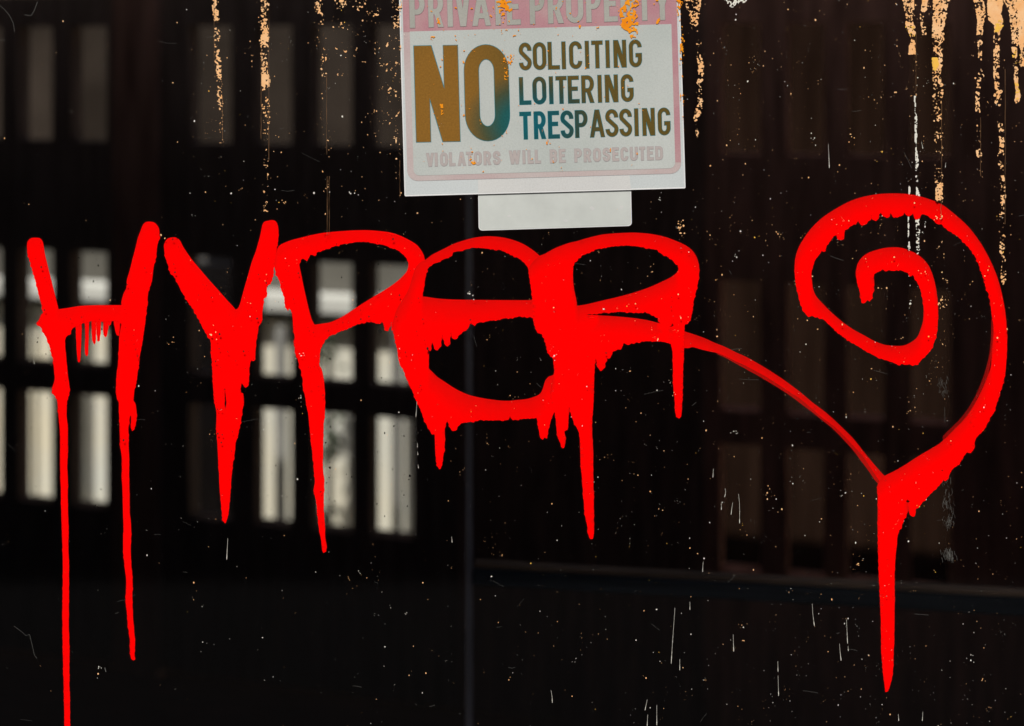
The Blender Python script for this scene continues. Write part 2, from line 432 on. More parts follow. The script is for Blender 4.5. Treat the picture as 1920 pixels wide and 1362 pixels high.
Y = [(308,465),(309,455),(314,448),(322,445.5),(331,446),(338,452),(343,462),(350,473),(360,487),(375,505),(392,525),(410,545),(425,562),(437,575),(442,581),
(446,578),(450,570),(456,548),(464,520),(472,492),(480,470),(487,445),(490,432),(492,422),(496,416),(503,414),(508,413),(515,414),(520,420),(522,432),(521,450),(519,463),(518,472),(515,490),(513,505),(511,517),(507,530),(501,537),(500,545),(501,550),(499,557),(494,560),(494,570),(492,580),(492,590),(491,602),(488,608),(485,612),(483,622),(480,640),(479,655),(478,673),(475,677),(471,674),(468,685),(467,705),(465,720),(461,727),(457,722),(453,718),(451,728),(451,736),(456,738),(457,748),(455,765),(453,780),(450,795),(448,805),(445,820),(442,828),(441,840),(437,865),(435,880),(433,905),(431,930),(429,955),(426,972),(422,980),(418,972),(415,945),(412,915),(411,885),(409,855),(408,830),(406,800),(406,775),(404,760),(402,745),(400,720),(399,700),(398,680),(396,660),(396,645),(394,635),(390,630),(385,622),(378,608),(370,592),(362,578),(355,568),(347,556),(340,546),(334,530),(328,520),(320,510),(316,498),(312,485),(309,475)]
YH = [[(421.5,728),(423.5,742),(425,752),(423,767),(421,755)]]
P = [(519,470),(522,463),(528,458),(545,451),(560,447),(580,442),(605,437),(630,434.5),(660,432.5),(690,432),(715,434),(735,437),(752,443),(770,452),(782,460),(790,470),(795,480),(797,490),(798,510),(795,535),(788,560),(775,580),(765,600),
(745,612),(735,620),(733,602),(731,612),(727,621),(723,618),(719,606),(716,595),(712,606),(705,605),(700,603),(690,602),(682,605),(672,607),(660,612),(640,620),(625,627),(615,632),(607,640),(603,650),(600,656),(599,670),(599,685),(603,692),(606,705),(608,720),(609,740),(609,765),(608,785),(606,800),(606,830),(605,870),(606,885),(608,900),(607,930),(607,960),(609,985),(610,1010),(612,1022),(610,1032),(607,1034),(604,1028),(603,1015),(600,1000),(597,975),(595,955),(593,940),(590,925),(589,915),(591,900),(589,880),(588,865),(585,840),(582,815),(580,795),(578,775),(575,760),(573,745),(569,730),(568,715),(566,700),(562,685),(558,672),(553,660),(553,650),(551,640),(553,630),(550,615),(549,600),(547,585),(543,576),(540,583),(537,578),(534,565),(533,555),(529,545),(525,530),(520,518),(516,505),(514,497),(516,485)]
PH = [[(561,494),(564,488),(568,485),(572,486),(576,488),(579,484),(582,477),(586,478),(590,479),(595,472),(605,469),(620,464),(640,458),(660,455),(673,453),(692,453),(700,455),(715,458),(730,463),(745,468),(752,474),(758,479),(763,485),(766,492),(765,502),(762,510),(750,523),(735,535),(715,548),(690,563),(665,579),(645,592),(630,600),(617,605),(605,607),(590,609),(585,600),(580,583),(575,562),(570,540),(565,515)]]
E = [(797,488),(810,478),(830,468),(850,458),(870,451),(890,446),(910,443.5),(930,444),(950,447),(970,453),(985,460),(1000,470),(1012,480),(1030,500),(1045,560),(1060,640),(1062,700),(1052,765),(1040,772),(1036,780),(1032,790),(1028,805),(1025,820),(1021,819),(1018,824),(1013,820),(1010,800),(1007,783),
(995,784),(975,785),(960,786),(956,780),(953,787),(935,788),(920,788),(905,787),(895,788),(885,790),(872,792),(862,795),(854,805),(849,808),(843,798),(838,786),(834,800),(834,820),(833,840),(830,860),(827,875),(824,879),(820,872),(817,850),(816,830),(815,814),(810,815),(805,805),(800,795),(795,785),(790,770),(785,758),(780,750),(775,735),(769,725),(765,715),(760,705),(758,695),(752,688),(749,680),(747,670),(745,655),(742,640),(738,620),(737,605),(745,578),(765,545),(778,505),(788,492)]
EH = [[(801,505),(810,496),(820,492),(830,487),(845,480),(850,473),(865,470),(885,464),(892,464),(910,466),(935,468),(950,473),(965,480),(980,490),(988,499),(992,507),(993,520),(996,535),(999,550),(999,560),(996,563),(930,563),(850,562),(820,560),(800,557),(790,556),(795,530)],
[(1000,597),(995,594),(985,593.5),(975,593),(960,595),(945,597),(930,600),(918,601),(910,603),(895,605),(890,611),(886,608),(881,607),(878,615),(872,620),(865,623),(860,628),(857,635),(853,636.5),(848,633),(846,623),(844,630),(843,645),(839,650),(834,646),(832,635),(829,627),(827,640),(823,653),(820,656),(815,654),(812,645),(809,640),(808,650),(806,656),(801,652),(804,662),(804,690),(810,697),(820,707),(835,717),(850,727),(865,735),(880,741),(900,746),(925,750),(950,752),(975,750),(990,748),(1005,743),(1013,738),(1018,728),(1022,715),(1028,707),(1036,704),(1039,702),(1040,690),(1038,680),(1038,672),(1032,665),(1027,658),(1025,648),(1022,637),(1018,630),(1015,623),(1009,625),(1006,620),(1002,608)]]
R = [(1000,490),(1012,480),(1020,477),(1040,466),(1055,460),(1070,455),(1080,453),(1100,447),(1130,440),(1160,437.5),(1190,436.5),(1220,439),(1245,444),(1265,451),(1285,460),(1298,470),(1306,482),(1310,495),(1310.5,510),(1309,525),(1306,540),(1302,555),(1299,570),(1297,585),(1293,600),(1288,605),(1283,608),(1283,622),(1282,645),(1282,660),(1281,680),(1280,700),(1280,720),(1279,745),(1278,765),(1277,780),(1273,784),(1268,782),(1266,770),(1265,750),(1263,730),(1262,705),(1262,690),(1261,660),(1258,645),
(1245,641),(1235,640),(1220,639.5),(1200,640),(1185,643),(1175,645),(1169,643),(1165,652),(1158,655),(1148,660),(1145,668),(1141,672),(1137,671),(1135,677),(1132,690),(1126,694),(1121,688),(1119,678),(1117,670),(1115,678),(1114,700),(1113,730),(1112,760),(1110,785),(1110,810),(1112,850),(1112,890),(1113,930),(1113,970),(1113,1000),(1111,1010),(1107,1011),(1104,1004),(1102,990),(1099,975),(1096,955),(1094,930),(1092,900),(1089,870),(1088,840),(1087,815),(1083,805),(1078,795),(1074,785),(1070,772),(1067,763),(1066,775),(1065,790),(1063,805),(1058,809),(1060,820),(1058,838),(1055,841),(1052,837),(1051,830),(1047,822),(1044,805),(1042,785),(1040,773),(1037,760),(1034,745),(1033,730),(1036,710),(1040,690),(1038,672),(1030,660),(1025,645),(1018,628),(1010,624),(1002,605),(1000,585),(999,560),(996,540),(993,515),(992,502)]
RH = [[(1074,500),(1077,492),(1083,485),(1095,477),(1110,470),(1120,467),(1135,464),(1155,461),(1175,460),(1195,462),(1210,464),(1222,467),(1232,468),(1238,474),(1250,480),(1260,487),(1267,496),(1272,497),(1272,505),(1268,512),(1258,520),(1240,529),(1215,540),(1185,550),(1155,558),(1125,565),(1100,571),(1082,574),(1080,560),(1076,540),(1074,520)],
[(1098,590.5),(1110,588),(1135,586),(1157,584.5),(1180,585),(1200,586),(1212,584),(1222,590),(1233,595),(1236,602),(1239,607),(1215,601),(1190,597),(1160,594),(1130,592)],
[(1255,612),(1259,609),(1260,604),(1263,610),(1259,613)]]
SW = [(1276,619),(1300,627),(1320,634),(1340,643),(1360,651),(1380,661),(1400,670),(1430,687),(1460,706),(1480,720),(1500,735),(1525,756),(1550,775),(1575,798),(1600,823),(1620,848),(1640,872),(1655,889),(1664,897),(1660,908),(1652,908),(1646,898),(1634,880),(1618,856),(1600,836),(1575,810),(1560,797),(1540,782),(1500,748),(1480,735),(1440,709),(1400,687),(1380,678),(1360,668),(1345,662),(1330,659),(1310,654),(1298,651),(1290,653),(1276,652)]
SW2 = [(1335,655),(1380,672),(1400,681),(1440,702),(1480,727),(1500,741),(1540,774),(1560,789),(1575,802),(1600,828),(1618,849),(1636,873),(1650,894),(1656,906),(1647,908),(1640,900),(1630,885),(1615,865),(1600,845),(1580,823),(1560,803),(1540,787),(1520,771),(1500,756),(1480,741),(1460,728),(1440,716),(1420,704),(1400,693),(1380,682),(1360,671),(1345,664)]
Q = [(1660,892),(1680,882),(1700,870),(1720,857),(1740,845),(1760,833),(1775,820),(1790,805),(1805,790),(1820,770),(1832,750),(1842,730),(1850,710),(1857,690),(1860,665),(1862,640),(1863,610),(1860,590),(1856,560),(1850,540),(1843,515),(1835,495),(1825,475),(1810,457),(1797,444),(1785,436),(1778,432),(1770,425),(1765,420),(1757,420),(1750,413),(1742,406),(1735,403),(1728,399),(1725,405),(1720,411),(1715,408),(1712,398),(1708,404),(1704,405.5),(1699,403),(1695,398),(1690,404),(1683,406),(1676,408),(1672,403),(1670,397),(1667,405),(1662,408),(1657,404),(1652,399),(1648,402),(1647,410),(1642,413),(1637,411),(1634,402),(1632,412),(1627,415),(1620,422),(1615,423),(1611,418),(1608,411),(1605,418),(1598,422),(1590,427),(1584,432),(1582,445),(1576,450),(1571,447),(1568,438),(1565,440),(1558,450),(1550,460),(1547,470),(1540,470),(1537,476),(1530,485),(1525,495),(1521,510),(1522,525),(1524,540),(1530,555),(1545,572),(1560,587),(1580,604),(1600,618),(1620,629),(1640,640),(1660,647),(1680,649),(1695,648),(1710,641),(1720,632),(1726,618),(1731,600),(1732,580),(1730,560),(1725,540),(1718,525),(1711,515),(1706,516),(1700,510),(1692,508),(1685,505),(1680,507),(1675,508),(1668,506),(1660,507),(1655,505),(1648,509),(1640,513),(1638,520),(1639,530),(1637,545),(1634,558),(1630,564),(1625,562),(1622,567),(1617,566),(1614,558),(1612,545),(1608,533),(1606,520),(1605,508),(1608,495),(1616,483),(1627,475),(1640,470),(1655,466),(1672,464),(1690,465),(1705,470),(1720,477),(1733,488),(1742,500),(1750,520),(1755,542),(1758,570),(1758,600),(1756,625),(1750,645),(1742,660),(1735,667),(1725,676),(1718,683),(1710,686),(1705,682),(1698,684),(1690,682),(1685,684),(1670,678),(1655,673),(1640,667),(1615,653),(1590,637),(1565,618),(1545,600),(1535,595),(1528,593),(1522,592),(1515,594),(1510,588),(1505,578),(1500,565),(1496,550),(1492,530),(1490,505),(1491,485),(1497,465),(1510,443),(1525,424),(1545,406),(1570,390),(1595,377),(1620,369),(1650,364),(1685,363),(1715,366),(1740,373),(1765,383),(1790,402),(1815,425),(1838,455),(1855,485),(1868,515),(1877,545),(1884,580),(1887,610),(1888,640),(1887,670),(1884,700),(1878,725),(1870,750),(1862,775),(1855,785),(1845,805),(1838,812),(1828,825),(1826,840),(1820,849),(1813,848),(1805,858),(1797,870),(1790,875),(1783,882),(1778,892),(1773,901),(1768,899),(1762,908),(1755,915),(1745,925),(1735,935),(1728,943),(1722,952),(1717,953),(1715,966),(1711,969),(1706,965),(1703,955),(1702,949),(1699,965),(1695,972),(1690,985),(1685,995),(1682,1010),(1679,1040),(1677,1070),(1677,1120),(1677,1160),(1676,1200),(1675,1230),(1674,1255),(1671,1275),(1667,1290),(1664,1296),(1661,1296),(1659,1288),(1656,1260),(1653,1225),(1652,1180),(1651,1140),(1650,1110),(1648,1080),(1647,1040),(1646,1000),(1646,960),(1646,930),(1645,912),(1650,900)]
def circ(x, y, r, n=8): return [(x + r * math.cos(6.283 * k / n), y + r * math.sin(6.283 * k / n)) for k in range(n)]
QH = [circ(1702, 939, 3.6, 10), circ(1766.5, 882, 1.6, 6)]

fl = film('letter', H, [], M_red, tagr, seed=3, coat0=.86, y_front=0.00029); tag(fl, 'red letter H with two long drips')
for k, d in enumerate(HD): film('drip', d, [], M_red, fl, seed=30 + k, y_front=0.00018, coat0=.9, rag=.5, grid=4)
fl = film('letter', Y, YH, M_red, tagr, seed=4, coat0=.86, y_front=0.00036); tag(fl, 'red letter Y ending in one thick drip')
fl = film('letter', P, PH, M_red, tagr, seed=5, coat0=.82, y_front=0.00029); tag(fl, 'red letter P leaning on the Y')
fl = film('letter', E, EH, M_red, tagr, seed=6, y_front=0.00036, coat0=.72, coat_len=50); tag(fl, 'red letter E, rounded like a B')
fl = film('letter', R, RH, M_red, tagr, seed=7, y_front=0.00050, coat0=.70, coat_len=34); tag(fl, 'red letter R with a long drip')
fl = film('flourish', Q, QH, M_red, tagr, seed=8, y_front=0.00036, coat0=.70, coat_len=34); tag(fl, 'red spiral flourish with a long drip')
fl = film('tail_stroke', SW, [], M_red, tagr, seed=9, y_front=0.00029, coat0=.70, coat_len=40, rag=.15, scale=.92); tag(fl, 'thin red curved stroke joining R to the spiral')
film('thin_edge', SW2, [], M_red, fl, seed=12, y_front=0.00014, coat0=.85, coat_len=60, rag=.1, scale=.60, dome=.00005)
TE = [(1863,590),(1862,640),(1859,668),(1852,705),(1842,732),(1830,754),(1818,772),(1803,792),(1788,807),(1772,822),(1768,826),(1768,818),(1784,802),(1800,786),(1816,765),(1829,742),(1840,716),(1849,690),(1855,662),(1858,632),(1859,600)]
film('thin_edge', TE, [], M_red, bpy.data.objects['flourish'], seed=13, y_front=0.00014, coat0=.6, coat_len=60, rag=.1, scale=.6, dome=.00005)
VE = [(1030,705),(1028,716),(1022,728),(1014,741),(1020,752),(1036,752),(1036,705)]

# ------------------------------------------------------------------ flaking paint on the glass
def vnoise(w_, h_, cell, seed):
    rs = np.random.RandomState(seed)
    gw, gh = int(w_ / cell) + 3, int(h_ / cell) + 3
    g = rs.rand(gh, gw)
    ys, xs_ = np.arange(h_) / cell, np.arange(w_) / cell
    yi, xi = ys.astype(int), xs_.astype(int)
    fy, fx = ys - yi, xs_ - xi
    fy = fy * fy * (3 - 2 * fy); fx = fx * fx * (3 - 2 * fx)
    a = g[yi][:, xi]; b_ = g[yi][:, xi + 1]; c = g[yi + 1][:, xi]; d = g[yi + 1][:, xi + 1]
    return (a * (1 - fx) + b_ * fx) * (1 - fy)[:, None] + (c * (1 - fx) + d * fx) * fy[:, None]

def march(F, x0, y0, st, yoff, name, m, parent, flatten=True):
    """marching squares on F>0 -> thin flat flakes on the glass"""
    v, f = [], []
    h_, w_ = F.shape
    for j in range(h_ - 1):
        r0, r1 = F[j], F[j + 1]
        act = (np.maximum(np.maximum(r0[:-1], r0[1:]), np.maximum(r1[:-1], r1[1:])) > 0).nonzero()[0]
        for i in act:
            q = [(i, j, r0[i]), (i + 1, j, r0[i + 1]), (i + 1, j + 1, r1[i + 1]), (i, j + 1, r1[i])]
            poly = []
            for k in range(4):
                ax, ay, av = q[k]; bx, by, bv = q[(k + 1) % 4]
                if av > 0: poly.append((ax, ay))
                if (av > 0) != (bv > 0):
                    s = av / (av - bv); poly.append((ax + (bx - ax) * s, ay + (by - ay) * s))
            if len(poly) < 3: continue
            n = len(v)
            for a, b_ in poly: v.append((X(x0 + a * st), -yoff, Z(y0 + b_ * st)))
            f.append(tuple(range(n + len(poly) - 1, n - 1, -1)))
    if not f: return None
    return mesh(name, v, f, m, parent)

def streak(keys, m, yoff, seed, st=1.25, fine=2.0, hard=False, parent=None, name='paint_streak'):
    """keys: (y, x, half width, fill share) down one run of old paint"""
    K = np.array(keys, float)
    y0, y1 = K[0, 0], K[-1, 0]
    ys = np.arange(y0, y1 + st, st)
    xc = np.interp(ys, K[:, 0], K[:, 1]); hw = np.interp(ys, K[:, 0], K[:, 2]); dn = np.interp(ys, K[:, 0], K[:, 3])
    x0, x1 = (xc - hw).min() - 6, (xc + hw).max() + 6
    xs_ = np.arange(x0, x1 + st, st)
    h_, w_ = len(ys), len(xs_)
    n = .62 * vnoise(w_, h_, fine / st, seed) + .3 * vnoise(w_, h_, fine * 2.3 / st, seed + 1) + .35 * vnoise(w_, h_, fine * 6 / st, seed + 2) + .15 * vnoise(w_, h_, 1.6 / st if st < 1.6 else 1, seed + 3)
    wob = (vnoise(1, h_, 14 / st, seed + 5)[:, 0] - .5) * 5 + (vnoise(1, h_, 4 / st, seed + 6)[:, 0] - .5) * 2.5
    order = n.ravel().argsort(); rk = np.empty_like(order, float); rk[order] = np.linspace(0, 1, order.size); n = rk.reshape(n.shape)
    d = np.abs(xs_[None, :] - xc[:, None] - wob[:, None] * .4) / np.maximum(hw[:, None] + wob[:, None] * .35, .5)
    fall = np.clip((1.06 - d) / .14, 0, 1) if hard else np.clip((1.1 - d) / .35, 0, 1)
    thr = dn[:, None] * 1.0 * fall
    F = thr - n; F[:, 0] = F[:, -1] = -.5; F[fall <= 0] = -.5
    F = np.clip(F, -.15, .15)
    return march(F, x0, y0, st, yoff, name, m, parent)

M_flake = mat('cream_paint_flakes', (.84, .42, .16), .8, .1, .0, 70, col2=(.88, .55, .29))
M_yflake = mat('yellow_paint_flakes', (.86, .50, .08), .8, .1)
M_wflake = mat('white_paint', (.72, .70, .62), .7, .2, .1, 60)
M_gflake = mat('grey_dust', (.13, .13, .12), .8, .1)
M_kflake = mat('black_dirt', (.012, .010, .008), .8, .1)
M_line = mat('dried_run_edge', (.16, .085, .04), .8, .1)

FR, UN = .0024, .00006       # in front of the red / underneath it
pieces = [
 (FR, [(-14,403,7,.5),(0,405,7,.5),(30,406,6,.55),(45,407,6,.25),(80,408,6,.35),(125,410,6,.55),(140,411,5,.3),(180,413,6,.28),(200,414,5,.12),(235,416,4,.08),(265,417,4,.16),(300,414,6,.02)]),
 (FR, [(-14,497,8,.45),(0,497,8,.4),(35,497,8,.28),(60,497,8,.75),(72,497,8,.75),(95,497,8,.35),(135,497,7,.2),(145,496,8,.65),(166,500,8,.75),(175,498,7,.22),(225,499,7,.25),(250,499,6,.3),(262,498,6,.1),(300,499,6,.12),(330,500,6,.03),(390,500,6,.16),(412,505,7,.05)]),
 (FR, [(-14,597,10,.35),(0,598,9,.25),(30,600,8,.06),(60,604,8,.12),(95,606,7,.14),(125,608,7,.24),(150,608,7,.06),(240,609,8,.08),(330,612,7,.02),(430,618,7,.08)]),
 (FR, [(-14,640,14,.4),(0,640,14,.25),(16,634,12,.08),(60,640,16,.035),(150,645,14,.02)]),
 (FR, [(-14,690,50,.22),(8,690,50,.06),(40,700,45,.035),(120,706,44,.022),(260,712,40,.016)]),
 (FR, [(0,744,9,.12),(66,746,8,.16),(110,745,8,.06),(200,747,7,.10),(316,748,6,.05),(390,749,6,.03)]),
 (FR, [(-14,1300,20,.4),(0,1300,18,.35),(18,1302,14,.25),(32,1302,9,.5),(44,1300,8,.42),(52,1303,8,.05),(112,1311,5,.25),(125,1313,5,.75),(148,1313,5,.5),(160,1310,6,.18),(185,1312,5,.5),(205,1310,6,.3),(220,1304,5,.75),(230,1305,4,.4),(262,1308,3,.2),(276,1307,3,.08)]),
 (FR, [(405,1277,6,.05),(420,1275,8,.3),(440,1277,8,.3),(450,1279,6,.05)]),
 (FR, [(-14,1700,18,.6),(0,1703,12,.68),(33,1706,9,.75),(37,1706,8,.4),(45,1705,9,.8),(62,1709,7,.6),(75,1710,6,.35),(90,1709,6,.7),(101,1708,6,.7),(104,1708,8,.12),(135,1709,8,.10),(180,1708,12,.05)]),
 (FR, [(-14,1734,6,.9),(0,1733,5,.9),(20,1730,5,.9),(24,1728,4,.3),(32,1728,4,.8),(42,1728,4,.4),(50,1731,5,.35),(66,1733,5,.15)]),
 (FR, [(-14,1764,18,.9),(0,1763,16,.85),(15,1762,14,.8),(40,1758,11,.62),(70,1757,11,.75),(85,1758,10,.45),(100,1758,9,.5),(112,1756,9,.7),(132,1755,8,.55),(150,1756,9,.38),(160,1758,9,.5),(180,1756,9,.28),(200,1757,8,.12),(215,1757,8,.3),(235,1757,8,.10),(260,1759,8,.22),(300,1757,9,.06),(332,1757,8,.15),(345,1759,7,.55),(372,1760,7,.4),(380,1760,7,.15),(410,1757,9,.06),(450,1762,9,.06),(520,1766,9,.05),(620,1764,10,.03),(720,1752,14,.03)]),
 (FR, [(-14,1828,14,.6),(0,1833,10,.65),(15,1836,9,.6),(40,1838,7,.65),(60,1836,6,.5),(68,1834,5,.25),(90,1836,4,.4),(105,1837,4,.4),(115,1836,4,.15),(145,1837,5,.3),(170,1832,5,.1),(192,1832,5,.18),(275,1833,5,.08),(290,1834,5,.22),(296,1834,5,.05),(325,1840,5,.15),(332,1841,4,.02)]),
 (FR, [(-14,1865,16,1.0),(0,1864,15,.97),(20,1864,14,.96),(38,1866,14,.92),(48,1871,8,.95),(60,1868,6,.8),(66,1867,6,.45),(100,1867,6,.45),(130,1867,6,.35),(150,1867,5,.12),(160,1866,5,.5),(172,1872,5,.75),(178,1867,6,.35),(190,1869,6,.3),(215,1870,5,.25),(238,1874,4,.25),(262,1876,4,.5),(275,1877,5,.5),(285,1876,6,.7),(295,1874,6,.3),(330,1877,5,.3),(350,1879,5,.45),(365,1879,4,.4),(400,1877,5,.25),(440,1877,6,.12),(475,1878,5,.5),(490,1879,5,.3),(540,1882,6,.08),(560,1882,6,.05)]),
 (FR, [(-14,1896,20,.93),(0,1897,17,.85),(20,1900,11,.8),(45,1901,8,.75),(75,1903,7,.72),(90,1900,5,.6),(100,1901,4,.65),(112,1900,4,.4),(130,1902,4,.3),(150,1904,4,.7),(162,1905,3,.9),(172,1907,4,.9),(186,1905,4,.85),(194,1906,5,.1)]),
 (FR, [(-14,1917,14,1.0),(0,1917,12,.98),(40,1918,11,.94),(85,1918,9,.93),(95,1920,8,.8),(112,1918,7,.75),(124,1916,6,.6),(128,1915,4,.1)]),
]
for k, (yo, ks) in enumerate(pieces): streak(ks, M_flake, yo + k * 4e-6, 100 + 17 * k, parent=win, hard=k >= 8)
white_runs = [
 (UN, [(180,1715,0.93,0.81),(190,1716,1.86,0.81),(194,1717,1.86,0.34),(240,1717,2.48,0.72),(260,1717,2.17,0.59),(275,1718,1.86,0.30),(290,1719,2.48,0.77),(310,1719,2.79,0.59),(340,1719,2.48,0.64),(348,1720,1.24,0.34),(352,1719,1.24,0.77),(365,1720,3.10,0.81),(400,1719,3.10,0.81),(430,1720,2.79,0.72),(460,1720,2.48,0.59),(478,1721,2.48,0.21),(500,1721,1.86,0.04)]),
 (UN, [(340,1704,0.93,0.42),(346,1704,0.74,0.17),(352,1704,1.24,0.81),(366,1705,1.24,0.81),(400,1704,1.55,0.77),(440,1704,1.55,0.81),(470,1705,1.24,0.77),(490,1705,1.55,0.68),(530,1705,1.55,0.34),(560,1706,1.86,0.26),(575,1706,1.86,0.17)]),
 (FR, [(-14,1385,26,.55),(0,1378,22,.45),(8,1376,16,.38),(14,1376,10,.1)]),
]
for k, (yo, ks) in enumerate(white_runs): streak(ks, M_wflake, yo, 500 + 13 * k, parent=win, hard=True)
# yellower scraps where the flakes are thick
for k, ks in enumerate([[(108,1752,6,.9),(122,1752,6,.85),(132,1752,3,.6)], [(38,1872,9,.45),(50,1872,7,.6),(60,1868,5,.6)], [(92,1901,4,.5),(108,1900,4,.6)], [(50,1703,8,.4),(68,1709,6,.4)], [(155,1905,3.5,.5),(186,1906,4,.6)]]):
    streak(ks, M_yflake, FR + .0002, 700 + 9 * k, parent=win, hard=True)

def ribbon(v, f, pts, wd, yoff):
    n0 = len(v)
    for i, (x, y) in enumerate(pts):
        a = pts[max(0, i - 1)]; b_ = pts[min(len(pts) - 1, i + 1)]
        dx, dy = b_[0] - a[0], b_[1] - a[1]; l = math.hypot(dx, dy) or 1
        ww = wd[i] if isinstance(wd, (list, tuple)) else wd
        nx, ny = -dy / l * ww / 2, dx / l * ww / 2
        v.append((X(x + nx), -yoff, Z(y + ny))); v.append((X(x - nx), -yoff, Z(y - ny)))
    for i in range(len(pts) - 1):
        a = n0 + 2 * i; f.append((a, a + 2, a + 3, a + 1))

# small white dribbles low on the pane, each its own
drs = [[(1265,1138),(1262,1180),(1259,1225),(1258,1243)], [(1374,1188),(1374.5,1205),(1375,1220)], [(1318,1052),(1317,1062),(1317,1071)], [(1293,1127),(1293,1142)], [(1274,1234),(1274,1255)],
 [(1337,878),(1336.5,886),(1336,894)], [(1359,915),(1360,922),(1358,931)], [(1352,942),(1352,955)], [(1373,941),(1371,955),(1370,964)], [(1384,925),(1386,945),(1386,980)], [(1522,1131),(1523,1150),(1526,1172)], [(1586,1160),(1587,1180),(1588,1205)], [(1589,1210),(1589.5,1219)], [(1573,1205),(1574,1220),(1576,1237)],
 [(1457.5,1238),(1458,1258)], [(1458,1265),(1458.5,1285),(1459,1303)], [(1033,1293),(1035,1304),(1035.5,1316)], [(428,1008),(427,1028),(426,1048)], [(847,1005),(848,1016)], [(782,752),(781,770),(780,782)], [(783,830),(783,838)], [(783,846),(784,852)], [(784,870),(785,877)], [(1213,1310),(1209,1330)], [(1214,1338),(1213,1361)], [(1231,1320),(1231,1358)], [(65,675),(66,682)], [(1726,266),(1728,273),(1729,279)], [(1772,305),(1771,314)], [(1552,270),(1553,290),(1554,315)], [(1683,1337),(1684,1350)], [(1729,1333),(1728,1350)]]
for k, d in enumerate(drs):
    v, f = [], []
    n = max(6, int((d[-1][1] - d[0][1]) / 4)); ys = np.linspace(d[0][1], d[-1][1], n)
    xs_ = np.interp(ys, [p[1] for p in d], [p[0] for p in d])
    brk = random.random() < .55 and n > 6
    ww = [max(.35, (0.26 + 1.1 * (i / n) ** 2) * (random.uniform(.15, 1.1) if brk else random.uniform(.8, 1.1))) for i in range(n)]; ww[-1] *= .6; ww[-2] *= 1.25
    ribbon(v, f, list(zip(xs_, ys)), ww, FR + .0003)
    mesh('dribble', v, f, M_wflake, win)

# fine dried edges of the runs, scratches, brushed scuffs
v, f = [], []
for x_, a, b_ in [(402.5,0,110),(418,180,260),(490.5,90,260),(505,10,300),(613,140,290),(614,330,440),(618,330,440),(750,300,370),(1764,190,350),(1763,360,410),(1716,60,170),(1837,220,330),(1883,130,420)]:
    n = 14; ys = np.linspace(a, b_, n)
    ribbon(v, f, [(x_ + random.gauss(0, .25), y) for y in ys], [random.uniform(.2, .9) for _ in ys], FR + .0004)
mesh('run_edge', v, f, M_line, win)
v, f = [], []
def scr(pts, wd, yo=FR + .0005): ribbon(v, f, pts, wd, yo)
scr([(0,10),(10,18),(20,30),(27,45),(29,60)], .4); scr([(0,76),(12,75)], .4); scr([(48,28),(60,30),(66,20),(72,4)], .5); scr([(28,1172),(45,1185),(50,1190),(57,1188)], .3); scr([(57,1188),(62,1208),(66,1226),(71,1233)], .35)
scr([(198,1250),(200,1258)], 1.0)
for k in range(60):
    x_, y_ = random.uniform(0, 1920), random.uniform(0, 1362); a = random.gauss(0, .35) if random.random() < .6 else random.uniform(0, 3.1); l = random.uniform(6, 40)
    scr([(x_, y_), (x_ + l * .5 * math.cos(a), y_ + l * .5 * math.sin(a) + random.gauss(0, 1)), (x_ + l * math.cos(a), y_ + l * math.sin(a))], random.uniform(.1, .3), UN)
for k in range(90):
    yy = random.choice([random.uniform(892, 990), random.uniform(930, 985), random.uniform(705, 735)]); x_ = 1777 + (yy - 940) * .04 + random.gauss(0, 5); l = random.uniform(4, 14)
    scr([(x_, yy), (x_ + random.gauss(0, 1.5), yy + l * .5), (x_ + random.gauss(0, 2.5), yy + l)], random.uniform(.12, .35), UN)
for k in range(50):
    yy = random.uniform(1025, 1045); x_ = 1778 + random.gauss(0, 5)
    scr([(x_, yy), (x_ + 2, yy + 9)], .35)
o = mesh('scratches', v, f, M_gflake, win); o['kind'] = 'stuff'

# ------------------------------------------------------------------ specks of old paint all over the pane
v, f, mi = [], [], []
def speck(x_, y_, r, k):
    n = len(v); q = random.choice([5, 6, 7]); a0 = random.random() * 6
    sx, sy = r * random.uniform(.65, 1.1), r * random.uniform(.7, 1.4)
    for j in range(q):
        rr = random.uniform(.7, 1.25); a = a0 + 6.283 * j / q
        v.append((X(x_ + sx * rr * math.cos(a)), -(FR + .0006 + 1e-6 * (len(f) % 50)), Z(y_ + sy * rr * math.sin(a))))
    f.append(tuple(range(n, n + q))); mi.append(k)
def dens(x_, y_):
    d = .16
    d += .30 * math.exp(-((x_ - 700) / 130) ** 2) * (1 if y_ < 520 else .15)
    d += .40 * (1 / (1 + math.exp(-(x_ - 1180) / 90))) * (1.0 if y_ < 760 else .62)
    d += .7 * math.exp(-((x_ - 1690) / 50) ** 2) * (1 if y_ < 300 else 0) + .3 * math.exp(-((x_ - 1600) / 90) ** 2) * (1 if 840 < y_ else 0)
    d += .25 * math.exp(-((x_ - 440) / 90) ** 2) * (1 if y_ < 380 else 0)
    if x_ < 330: d *= .4
    return d
cnt = 0
while cnt < 4300:
    x_, y_ = random.uniform(-40, 1960), random.uniform(-40, 1400)
    if random.random() > dens(x_, y_): continue
    if 752 < x_ < 1284 and y_ < 372 and random.random() < .9: continue
    if 897 < x_ < 1184 and y_ < 432 and random.random() < .9: continue
    r = .24 + min(2.8, random.paretovariate(2.4) - 1) * .48
    u = random.random()
    lo_ = .62 if y_ < 640 else .40
    k = 0 if u < lo_ else (1 if u < .80 else (2 if u < .97 else 3))
    if k == 2: r *= .8
    if y_ > 640: r *= .85
    speck(x_, y_, r, k); cnt += 1
    if random.random() < .18:
        for _ in range(random.randint(1, 4)): speck(x_ + random.gauss(0, 5), y_ + random.gauss(0, 8), r * random.uniform(.4, .8), k); cnt += 1
